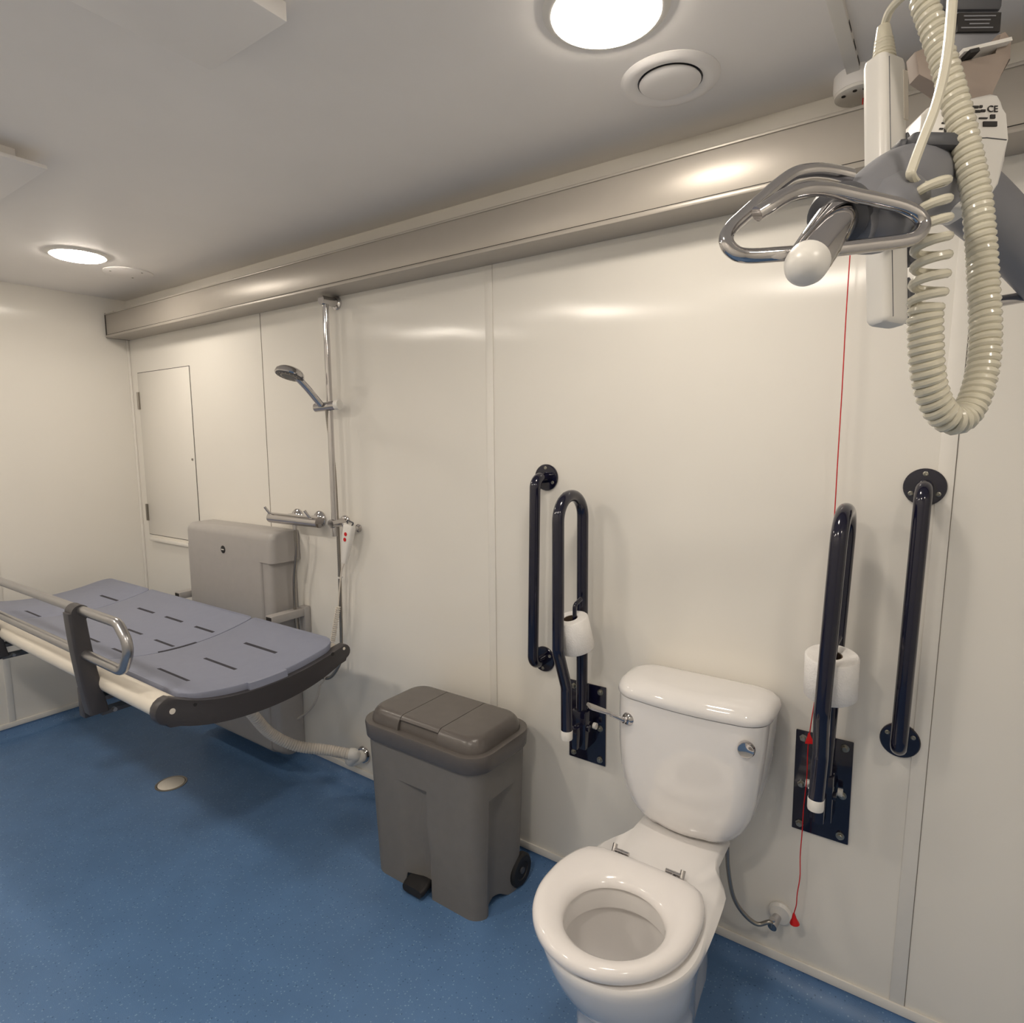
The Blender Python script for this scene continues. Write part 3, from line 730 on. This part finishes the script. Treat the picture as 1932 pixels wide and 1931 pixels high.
for s in (-1, 1):
    hx = tx - .016 + s * .066
    b = MB(); b.cyl(V((hx, -.322, RZ - .002)), V((hx, -.322, RZ + .018)), .006, 14); b.cyl(V((hx - .020, -.322, RZ + .016)), V((hx + .020, -.322, RZ + .016)), .0048, 12)
    b.cyl(V((hx + s * .018, -.329, RZ + .005)), V((hx + s * .018, -.314, RZ + .026)), .006, 12); b.lathe(V((hx, -.322, RZ)), (0, 0, 1), [(.011, -.001), (.011, .004), (.006, .006)], 16)
    obj('seat_hinge', b, 'chrome', t)
# cistern
def cis(z, h, y, rr=.06, bk=-.008, rb=.05):
    pts = []; n = 8; cx = -.499 + .010 * min(1, max(0, (z - .42) / .33)); ry = rr * .9; ry = min(ry, (bk - y) * .5); rby = min(rb, (bk - y) * .38)
    for sx, sy, c0, a0 in ((1, 1, bk - rby, PI / 2), (1, -1, y + .010 + ry, 0), (-1, -1, y + .010 + ry, -PI / 2), (-1, 1, bk - rby, -PI)):
        r_x, r_y = (rb, rby) if sy > 0 else (rr, ry)
        for k in range(n + 1):
            a = a0 - PI / 2 * k / n
            pts.append(V((cx + sx * (h - r_x) + r_x * math.cos(a), c0 + r_y * math.sin(a), z)))
        if (sx, sy) == (1, -1):
            for k in range(1, 8):
                f = 1 - 2 * k / 8; pts.append(V((cx + (h - rr) * f, y + .010 * f * f, z)))
    return pts
obj('cistern', MB().loft([cis(.410, .100, -.158, .05), cis(.418, .116, -.172, .055), cis(.435, .132, -.184), cis(.46, .147, -.194), cis(.50, .163, -.199), cis(.55, .174, -.202), cis(.62, .182, -.203), cis(.70, .186, -.202), cis(.746, .187, -.200)]), 'ceramic', t, 50)
obj('cistern_lid', MB().loft([cis(.749, .186, -.198, .066), cis(.7495, .191, -.205, .07, -.006), cis(.755, .194, -.208, .075, -.004, .055), cis(.766, .194, -.208, .08, -.004, .055), cis(.777, .190, -.203, .085, -.008, .055), cis(.785, .181, -.194, .09, -.017, .055), cis(.790, .164, -.178, .085, -.033, .05), cis(.792, .140, -.158, .075, -.050, .045)]), 'ceramic', t, 55)
lv = at(1182, 1357, 1, -.192)
fl = MB(); fl.lathe(V((lv.x + .004, lv.y + .006, lv.z)), (-.45, -.88, 0), [(.0165, -.012), (.0165, .006), (.013, .011), (.008, .012), (.008, .020), (.001, .020)], 20)
e1 = at(1150, 1346, 1, -.235); e2 = at(1116, 1334, 1, -.265)
fo = obj('flush_lever', fl, 'chrome', t)
b = MB(); st_ = V((lv.x - .004, lv.y - .010, lv.z)); dv = (e2 - st_).normalized(); sd = dv.cross(V((0, 0, 1))).normalized(); upv = sd.cross(dv)
def lr(p, a, h): return [p + sd * x + upv * y for x, y in rrect(a, h, min(a, h) * .8, 3)]
b.loft([lr(st_, .005, .006), lr(st_ + dv * .04, .005, .004), lr(e1 - dv * .008, .006, .003), lr(e1 + dv * .012, .013, .0035), lr(e2, .016, .0045), lr(e2 + dv * .008, .015, .004)])
obj('lever_arm', b, 'chrome', fo)
bu = at(1407, 1416, 1, -.2)
obj('flush_button', MB().lathe(V((bu.x, -.196, bu.z)), (.12, -1, 0), [(.0195, -.004), (.0195, .004), (.0175, .0068), (.0155, .0058), (.001, .005)], 28), 'chrome', t)
# supply hose and valve
va = at(1462, 1728, 1, -.01)
t = thing('water_supply', V((va.x, 0, va.z)), 'thin braided water hose behind the toilet ending in a white wall rose', 'water pipe')
obj('wall_rose', MB().lathe(V((va.x + .012, -.001, va.z + .008)), (0, -1, 0), [(.030, 0), (.030, .006), (.024, .012), (.001, .013)], 28), 'white_plastic', t)
b = MB(); b.cyl(V((va.x + .006, -.01, va.z)), V((va.x + .002, -.05, va.z - .004)), .011, 16); b.cyl(V((va.x, -.04, va.z - .012)), V((va.x, -.04, va.z + .012)), .008, 14)
obj('valve', b, 'chrome', t)
wp = catmull([at(1372, 1600, 1, -.09), at(1374, 1640, 1, -.09), at(1383, 1690, 1, -.085), at(1402, 1723, 1, -.075), at(1428, 1744, 1, -.06), at(1452, 1740, 1, -.05), V((va.x, -.045, va.z - .006))], 8)
obj('hose', MB().tube(wp, .0055, 10), 'steel', t)

# ------------------------------------------------------------------ grab rails
def flange(parent, p, n, r=.040, screws=(PI / 2, PI / 2 + 2.1, PI / 2 - 2.1)):
    f = obj('flange', MB().lathe(p, n, [(r, 0), (r, .005), (r * .95, .0075), (r * .4, .0085), (.001, .0085)], 36), 'navy', parent)
    for a in screws:
        q = p + V((r * .72 * math.cos(a), 0, r * .72 * math.sin(a)))
        obj('screw', MB().lathe(q, n, [(.0052, .005), (.0052, .0088), (.003, .0096), (.002, .0088), (.001, .0088)], 14), 'brass', f)
def grab_bar(xt, xb, zt, zb, yb_, label):
    t = thing('grab_rail', V((xb, 0, zb)), label, 'grab rail', 'vertical navy grab rails')
    pth = fillet([V((xt, -.006, zt)), V((xt, yb_, zt)), V((xb, yb_, zb)), V((xb, -.006, zb))], .045, 9)
    obj('bar', MB().tube(pth, .0165, 20), 'navy', t)
    flange(t, V((xt, -.0005, zt)), V((0, -1, 0))); flange(t, V((xb, -.0005, zb)), V((0, -1, 0)), screws=(-PI / 2, -PI / 2 + 2.1, -PI / 2 - 2.1))
a = at(1032, 901, 1, 0); b = at(1027, 1243, 1, 0)
grab_bar(a.x, b.x, a.z, b.z, -.066, 'navy vertical grab rail left of the toilet, behind the folded hinged rail')
a = at(1745, 919, 1, 0); b = at(1698, 1396, 1, 0)
grab_bar(a.x, b.x, a.z, b.z, -.070, 'navy vertical grab rail at the far right of the wall')

def hinged_rail(px0, px1, z0, z1, x, lean, label, yA, yB, zbend, zlow, zcap, ztop, rx, hz):
    t = thing('hinged_rail', V(((px0 + px1) / 2, 0, z0)), label, 'support rail', 'navy hinged support rails')
    pl = obj('wall_plate', MB().box(px0, px1, -.006, -.0004, z0, z1, .002), 'navy', t)
    for fx in (.14, .86):
        for fz in (.07, .5, .93):
            q = V((px0 + (px1 - px0) * fx, -.0055, z0 + (z1 - z0) * (fz if fz != .5 else .47)))
            obj('bolt', MB().lathe(q, (0, -1, 0), [(.0095, 0), (.0095, .0025), (.0065, .0028), (.0065, .008), (.005, .0095), (.001, .0095)], 6 if fx < .5 else 18), 'brass', pl)
    zm = z0 + (z1 - z0) * .62
    b = MB(); b.box(x - .024, x + .024, -.070, -.005, zm - .085, zm + .03, .004); b.box(x - .012, x + .012, -.10, -.05, zm - .075, zm - .01, .004); b.cyl(V((x - .030, -.055, zm - .02)), V((x + .030, -.055, zm - .02)), .010, 16)
    obj('pivot_bracket', b, 'navy', t)
    for sx in (-1, 1): obj('pivot_washer', MB().cyl(V((x + sx * .030, -.030, zm - .02)), V((x + sx * .040, -.030, zm - .02)), .0095, 16), 'white_plastic', t)
    lx = lambda z: x + lean * (z - zcap)
    pth = fillet([V((lx(zcap), yA + .048, zcap + .02)), V((lx(zlow), yA + .046, zlow)), V((lx(zbend), yA, zbend)), V((lx(ztop), yA, ztop)), V((lx(ztop), yB, ztop)), V((lx(zm), yB, zm - .02))], [0, .06, .06, .066, .066, 0], 10)
    obj('rail', MB().tube(pth, .0165, 20), 'navy', t)
    obj('end_cap', MB().lathe(V((lx(zcap), yA + .048, zcap)), (0, 0, 1), [(.012, -.001), (.0165, 0), (.0172, .003), (.0172, .026), (.0165, .027)], 20), 'white_plastic', t)
    # toilet roll holder hook welded to the rail
    yc_ = (yA + yB) / 2
    hk = fillet([V((lx(hz), yB - .004, hz - .125)), V((rx, yc_, hz - .125)), V((rx, yc_, hz)), V((rx + .004, yc_ + .03, hz + .012))], .012, 6)
    obj('roll_holder', MB().tube(hk, .006, 12), 'navy', t)
    return t, yc_
def toilet_roll(p, tilt, r, h, label):
    t = thing('toilet_roll', p, label, 'toilet roll', 'toilet rolls on the hinged rails')
    axis = V((tilt[0], tilt[1], 1)).normalized()
    obj('paper', MB().lathe(p, axis, [(.021, 0), (r - .003, 0), (r, .003), (r, h - .003), (r - .003, h), (.021, h), (.0205, h - .004), (.0205, .004)], 40), 'paper', t, 45)
    obj('core', MB().loft([[p + axis * hh_ + (axis.orthogonal().normalized() * math.cos(2 * PI * j / 28) + axis.cross(axis.orthogonal().normalized()) * math.sin(2 * PI * j / 28)) * rr_ for j in range(28)] for rr_, hh_ in ((.0205, .001), (.0205, h - .001), (.0185, h - .001), (.0185, .001))], loop=True), 'card', t)
    return t
a = at(1081, 1284, 1, 0); b = at(1143, 1446, 1, 0)
_, y_ = hinged_rail(-.912, -.788, .428, .675, -.845, 0.0, 'navy hinged support rail folded up left of the toilet cistern', -.185, -.048, .825, .71, .556, 1.252, -.832, .945)
toilet_roll(V((-.828, y_ + .010, .817)), (-.13, -.22), .050, .095, 'white toilet roll on the folded rail left of the toilet')
_, y_ = hinged_rail(-.268, -.142, .430, .690, -.197, .038, 'navy hinged support rail folded up right of the toilet beside the red cord', -.195, -.058, .825, .71, .578, 1.252, -.178, .955)
toilet_roll(V((-.184, y_ + .012, .838)), (.02, -.18), .054, .098, 'white toilet roll on the folded rail right of the toilet')

# ------------------------------------------------------------------ ceiling hoist
EX, EU, EF = RC[0].copy(), -RC[1].copy(), RC[2].copy()
hz = V((0, 0, 1))
t = thing('ceiling_hoist', dp(1830, 250, .62), 'ceiling hoist with grey spreader bar and chrome sling hooks at the upper right', 'hoist')
fr = (EX - hz * EX.z).normalized(); fw = hz.cross(fr).normalized()
if fw.dot(EF) < 0: fw = -fw
c = dp(1836, 18, .62)
obj('motor_box', MB().obox(V((c.x, c.y, (c.z + CEIL) / 2)) + fw * .022, fr, fw, hz, .030, .022, (CEIL - c.z) / 2, .004), 'dark_grey', t)
k0, k1_ = dp(1844, 22, .625), dp(1844, 106, .625)
obj('motor_neck', MB().obox((k0 + k1_) / 2 + fw * .02, fr, fw, hz, .0245, .02, (k0.z - k1_.z) / 2, .004), 'spreader', t)
lc = dp(1846, 43, .6225)
lbl = obj('rating_plate', MB().obox(lc, fr, fw, hz, .0215, .0012, .0088), 'ink', t)
for i in range(4):
    obj('rating_line', MB().obox(lc - fw * .0014 + hz * (.0055 - .0036 * i) + fr * (-.002 * (i % 2)), fr, fw, hz, .016 - .003 * (i % 3), .0003, .0006), 'spreader', lbl)
# strap hanger plate: wide ears narrowing to a neck
def hang(pts, depth, th):
    P_ = [dp(x, y, depth) for x, y in pts]; n = EF.copy()
    return MB().prism(P_, n * th, .002, 2)
obj('strap_hanger', hang([(1728, 96), (1752, 86), (1772, 100), (1776, 122), (1800, 120), (1882, 104), (1884, 64), (1898, 58), (1910, 74), (1908, 112), (1880, 150), (1870, 172), (1868, 215), (1800, 222), (1792, 172), (1764, 156), (1734, 140)], .60, .016), 'bracket', t)
obj('strap', MB().obox(dp(1846, 101, .605), (EX + EU * .24).normalized(), EF, (EU - EX * .24).normalized(), .024, .012, .0017), 'white_plastic', t)
obj('strap_slot', MB().obox(dp(1828, 106, .599), (EX + EU * .24).normalized(), EF, (EU - EX * .24).normalized(), .0045, .008, .0018), 'ink', t)
# white sling connector body
def slab(pts, depth, th, bev): return MB().prism([dp(x, y, depth) for x, y in pts], EF * th, bev, 3)
bodyo = obj('connector_body', slab(fillet([(1744, 212, 0), (1756, 198, 0), (1800, 192, 0), (1880, 172, 0), (1893, 186, 0), (1898, 215, 0), (1902, 262, 0), (1900, 300, 0), (1888, 345, 0), (1862, 390, 0), (1800, 400, 0), (1752, 330, 0), (1737, 280, 0)], 6, 3, True) if False else [(1744, 212), (1756, 198), (1800, 192), (1872, 173), (1886, 176), (1894, 190), (1898, 215), (1902, 262), (1900, 300), (1888, 345), (1868, 376), (1836, 395), (1790, 390), (1752, 330), (1737, 280)], .550, .035, .005), 'white_plastic', t)
def mark(x, y, wpx, hpx, nm='label_mark'):
    p = dp(x, y, .5494); s = .5494 / FPX
    obj(nm, MB().obox(p, EX, EF, EU, wpx * s / 2, .0005, hpx * s / 2), 'ink', bodyo)
obj('lettering', text_mb('CE', dp(1873, 206, .5494), EX, EU, 17 * .55 / FPX), 'ink', bodyo)
for x, y, w_, h_ in ((1838, 202, 16, 4), (1851, 201, 5, 4), (1843, 210, 14, 4), (1855, 209, 8, 4), (1837, 222, 8, 6), (1855, 223, 16, 2), (1873, 220, 9, 7), (1868, 234, 26, 9), (1841, 236, 6, 7), (1780, 232, 6, 2), (1788, 230, 3, 6), (1776, 243, 7, 2), (1787, 246, 10, 12)):
    mark(x, y, w_, h_)
obj('seam', MB().tube([dp(1745, 276, .5498), dp(1820, 262, .5498), dp(1862, 260, .5498), dp(1899, 264, .5498)], .0005, 6), 'dark_grey', bodyo)
# spreader bar
sp = [(1592, 424, .470), (1640, 392, .487), (1690, 362, .516), (1745, 342, .548), (1795, 348, .576), (1845, 385, .605), (1895, 432, .637), (1950, 492, .668), (2010, 560, .70)]
spp = catmull([dp(*p) for p in sp], 6); n_ = len(spp)
rz = [.0225 + .010 * min(1, i / 12) for i in range(n_)]; ryy = [.020 + .006 * min(1, i / 12) for i in range(n_)]
sb_ = obj('spreader_bar', MB().tube(spp, rz, 24, ry=ryy), 'spreader', t)
obj('end_housing', MB().lathe(dp(1652, 408, .484), (dp(1700, 380, .50) - dp(1590, 440, .455)).normalized(), [(.001, -.030), (.015, -.028), (.0235, -.020), (.0275, -.005), (.0285, .02), (.024, .04), (.001, .05)], 28), 'spreader', sb_)
obj('handset_cradle', MB().obox(dp(1752, 276, .525), (EX - EU * .02).normalized(), EF, EU, .020, .012, .006, .003), 'dark_grey', sb_)
obj('cradle_hook', MB().obox(dp(1710, 279, .53), (EX + EU * .1).normalized(), EF, EU, .010, .008, .0045, .002), 'dark_grey', sb_)
ha, hb_ = dp(1586, 402, .468), dp(1522, 498, .425); hd = (hb_ - ha).normalized()
obj('collar', MB().lathe(ha, hd, [(.008, -.012), (.0195, -.010), (.0222, .002), (.0212, .010), (.0165, .013)], 32), 'dark_grey', sb_)
hub = obj('hub', MB().lathe(ha, hd, [(.0158, -.01), (.0146, (hb_ - ha).length - .006), (.012, (hb_ - ha).length - .002)], 32), 'chrome', sb_)
obj('knob', MB().lathe(hb_, hd, [(.0138, -.010), (.0145, -.002), (.0142, .003), (.012, .009), (.008, .0128), (.001, .0142)], 32), 'white_plastic', sb_)
lp_ = [(1428, 404, .418), (1450, 390, .419), (1475, 373, .422), (1500, 362, .426), (1530, 356, .430), (1565, 358, .436), (1614, 369, .442), (1665, 380, .447), (1705, 391, .450), (1732, 406, .452), (1742, 426, .452), (1728, 447, .450), (1697, 456, .448), (1640, 463, .444), (1590, 469, .440), (1540, 474, .437), (1470, 480, .434), (1410, 483, .433), (1384, 475, .434), (1370, 455, .436), (1378, 432, .439), (1400, 410, .442), (1440, 374, .447), (1475, 344, .452), (1503, 327, .456), (1540, 321, .460), (1575, 325, .465), (1606, 332, .468)]
obj('hub_mark', MB().obox(dp(1551, 438, .4265), (hd.cross(EF)).normalized(), EF, hd, .0006, .0012, .004), 'ink', hub)
ch = obj('sling_hook', MB().tube(catmull([dp(*p) for p in lp_], 5), .0051, 16), 'chrome', sb_)
l2_ = [(1905, 500, .70), (1870, 525, .70), (1843, 548, .70), (1836, 562, .70), (1848, 572, .70), (1880, 569, .70), (1925, 562, .70), (1990, 552, .71)]
obj('sling_hook', MB().tube(catmull([dp(*p) for p in l2_], 6), .0062, 14), 'chrome', sb_)

# handset with its coiled cable
HD = .56
t = thing('hoist_handset', dp(1672, 600, HD), 'long white hoist handset hanging behind the chrome hook on a coiled cream cable', 'handset')
ht, hbm = dp(1668, 118, HD), dp(1674, 614, HD); ax = (ht - hbm).normalized()
fx = (EX * .92 + EF * .38).normalized(); fx = (fx - ax * fx.dot(ax)).normalized(); fy = ax.cross(fx)
if fy.dot(EF) < 0: fy = -fy
L = (ht - hbm).length
def hr_(f, sx, sy): return [hbm + ax * (L * f) + fx * a + fy * b for a, b in rrect(.0165 * sx, .011 * sy, .006 * min(sx, sy), 4)]
hbody = obj('body', MB().loft([hr_(0, .80, .7), hr_(.006, .9, .85), hr_(.02, .96, 1), hr_(.5, 1, 1), hr_(.98, .98, 1), hr_(1, .92, .9)]), 'white_plastic', t)
obj('side_seam', MB().tube([hbm + ax * .004 - fx * .0075 - fy * .0111, ht - ax * .004 - fx * .0085 - fy * .0111], .0004, 6), 'dark_grey', hbody)
obj('label_panel', MB().obox(hbm + ax * (L * .86) + fx * .0125 - fy * .0108, fx, fy, ax, .0028, .0006, .022), 'hose', hbody)
for f, s in ((.075, 1.5), (.27, 1), (.655, 1.0)):
    obj('clip', MB().hexa([hbm + ax * (L * f) + fx * (.013 + q * .012) + fy * (-.013 + r * .012) + ax * ((-.010 if k == 0 else (.016 if q == 0 else -.002)) * s) for k in (0, 1) for r in (0, 1) for q in (0, 1)], .0012), 'dark_grey', t)
obj('strain_relief', MB().tube([ht - ax * .002, ht + ax * .012, ht + ax * .026, ht + ax * .032], [.0095, .0085, .0065, .0055], 18), 'cream_cable', t)
for i in range(6): obj('relief_rib', MB().lathe(ht + ax * (.003 + .0032 * i), ax, [(.0098 - .0004 * i, -.0008), (.0098 - .0004 * i, .0008)], 18), 'cream_cable', t)
# cable: strain relief -> over the top -> coil down right -> U -> coil up left -> straight lead
lead_in = catmull([ht + ax * .03, dp(1669, 48, HD), dp(1678, 22, HD - .01), dp(1694, 2, HD - .02), dp(1715, -14, HD - .03), dp(1735, -18, HD - .035)], 8)
path = [(1735, -12, .522), (1752, 30, .521), (1774, 95, .520), (1795, 165, .519), (1812, 230, .518), (1828, 300, .517), (1842, 370, .515), (1850, 450, .513), (1855, 530, .511), (1859, 610, .509), (1856, 680, .507), (1843, 740, .505), (1822, 782, .503), (1797, 793, .498), (1772, 772, .494), (1755, 730, .490), (1748, 680, .486), (1746, 630, .483), (1745, 600, .481), (1748, 575, .479)]
path2 = [(1748, 575, .479), (1752, 540, .477), (1756, 500, .475), (1757, 450, .473), (1756, 400, .471), (1752, 338, .469)]
def coil(path, turns, R, taper_in=.02, taper_out=.02, ph=0.0):
    pts = catmull([dp(*p) for p in path], 24); n = len(pts); Ls = [0]
    for a, b in zip(pts, pts[1:]): Ls.append(Ls[-1] + (b - a).length)
    K = int(turns * 14); out = []; u = None; i = 0
    for k in range(K + 1):
        s = Ls[-1] * k / K
        while i < n - 2 and Ls[i + 1] < s: i += 1
        f = (s - Ls[i]) / (Ls[i + 1] - Ls[i]); p = pts[i] + (pts[i + 1] - pts[i]) * f; T = (pts[min(i + 2, n - 1)] - pts[max(i - 1, 0)]).normalized()
        u = (EF - T * EF.dot(T)).normalized(); wv = T.cross(u)
        a = 2 * PI * k / 14 + ph; g = min(1, (k / K) / taper_in if taper_in else 1, (1 - k / K) / taper_out if taper_out else 1)
        out.append(p + (u * math.cos(a) + wv * math.sin(a)) * (R[0] + (R[1] - R[0]) * k / K) * g)
    return out
T1 = 80; T2 = 7
cA = coil(path, T1, (.0070, .0092), .012, 0)
cB = coil(path2, T2, (.0104, .0116), 0, .0, ph=2 * PI * int(T1 * 14) / 14)
lead_out = catmull([cB[-1], dp(1719, 332, .462), dp(1722, 316, .461), dp(1742, 262, .460), dp(1764, 205, .459), dp(1781, 140, .458), dp(1790, 80, .457), dp(1796, 10, .456), dp(1800, -60, .455), dp(1806, -130, .454)], 8)
obj('coiled_cable', MB().tube(lead_in[:-1] + cA + cB[1:] + lead_out[2:], .0035, 9), 'cream_cable', t)
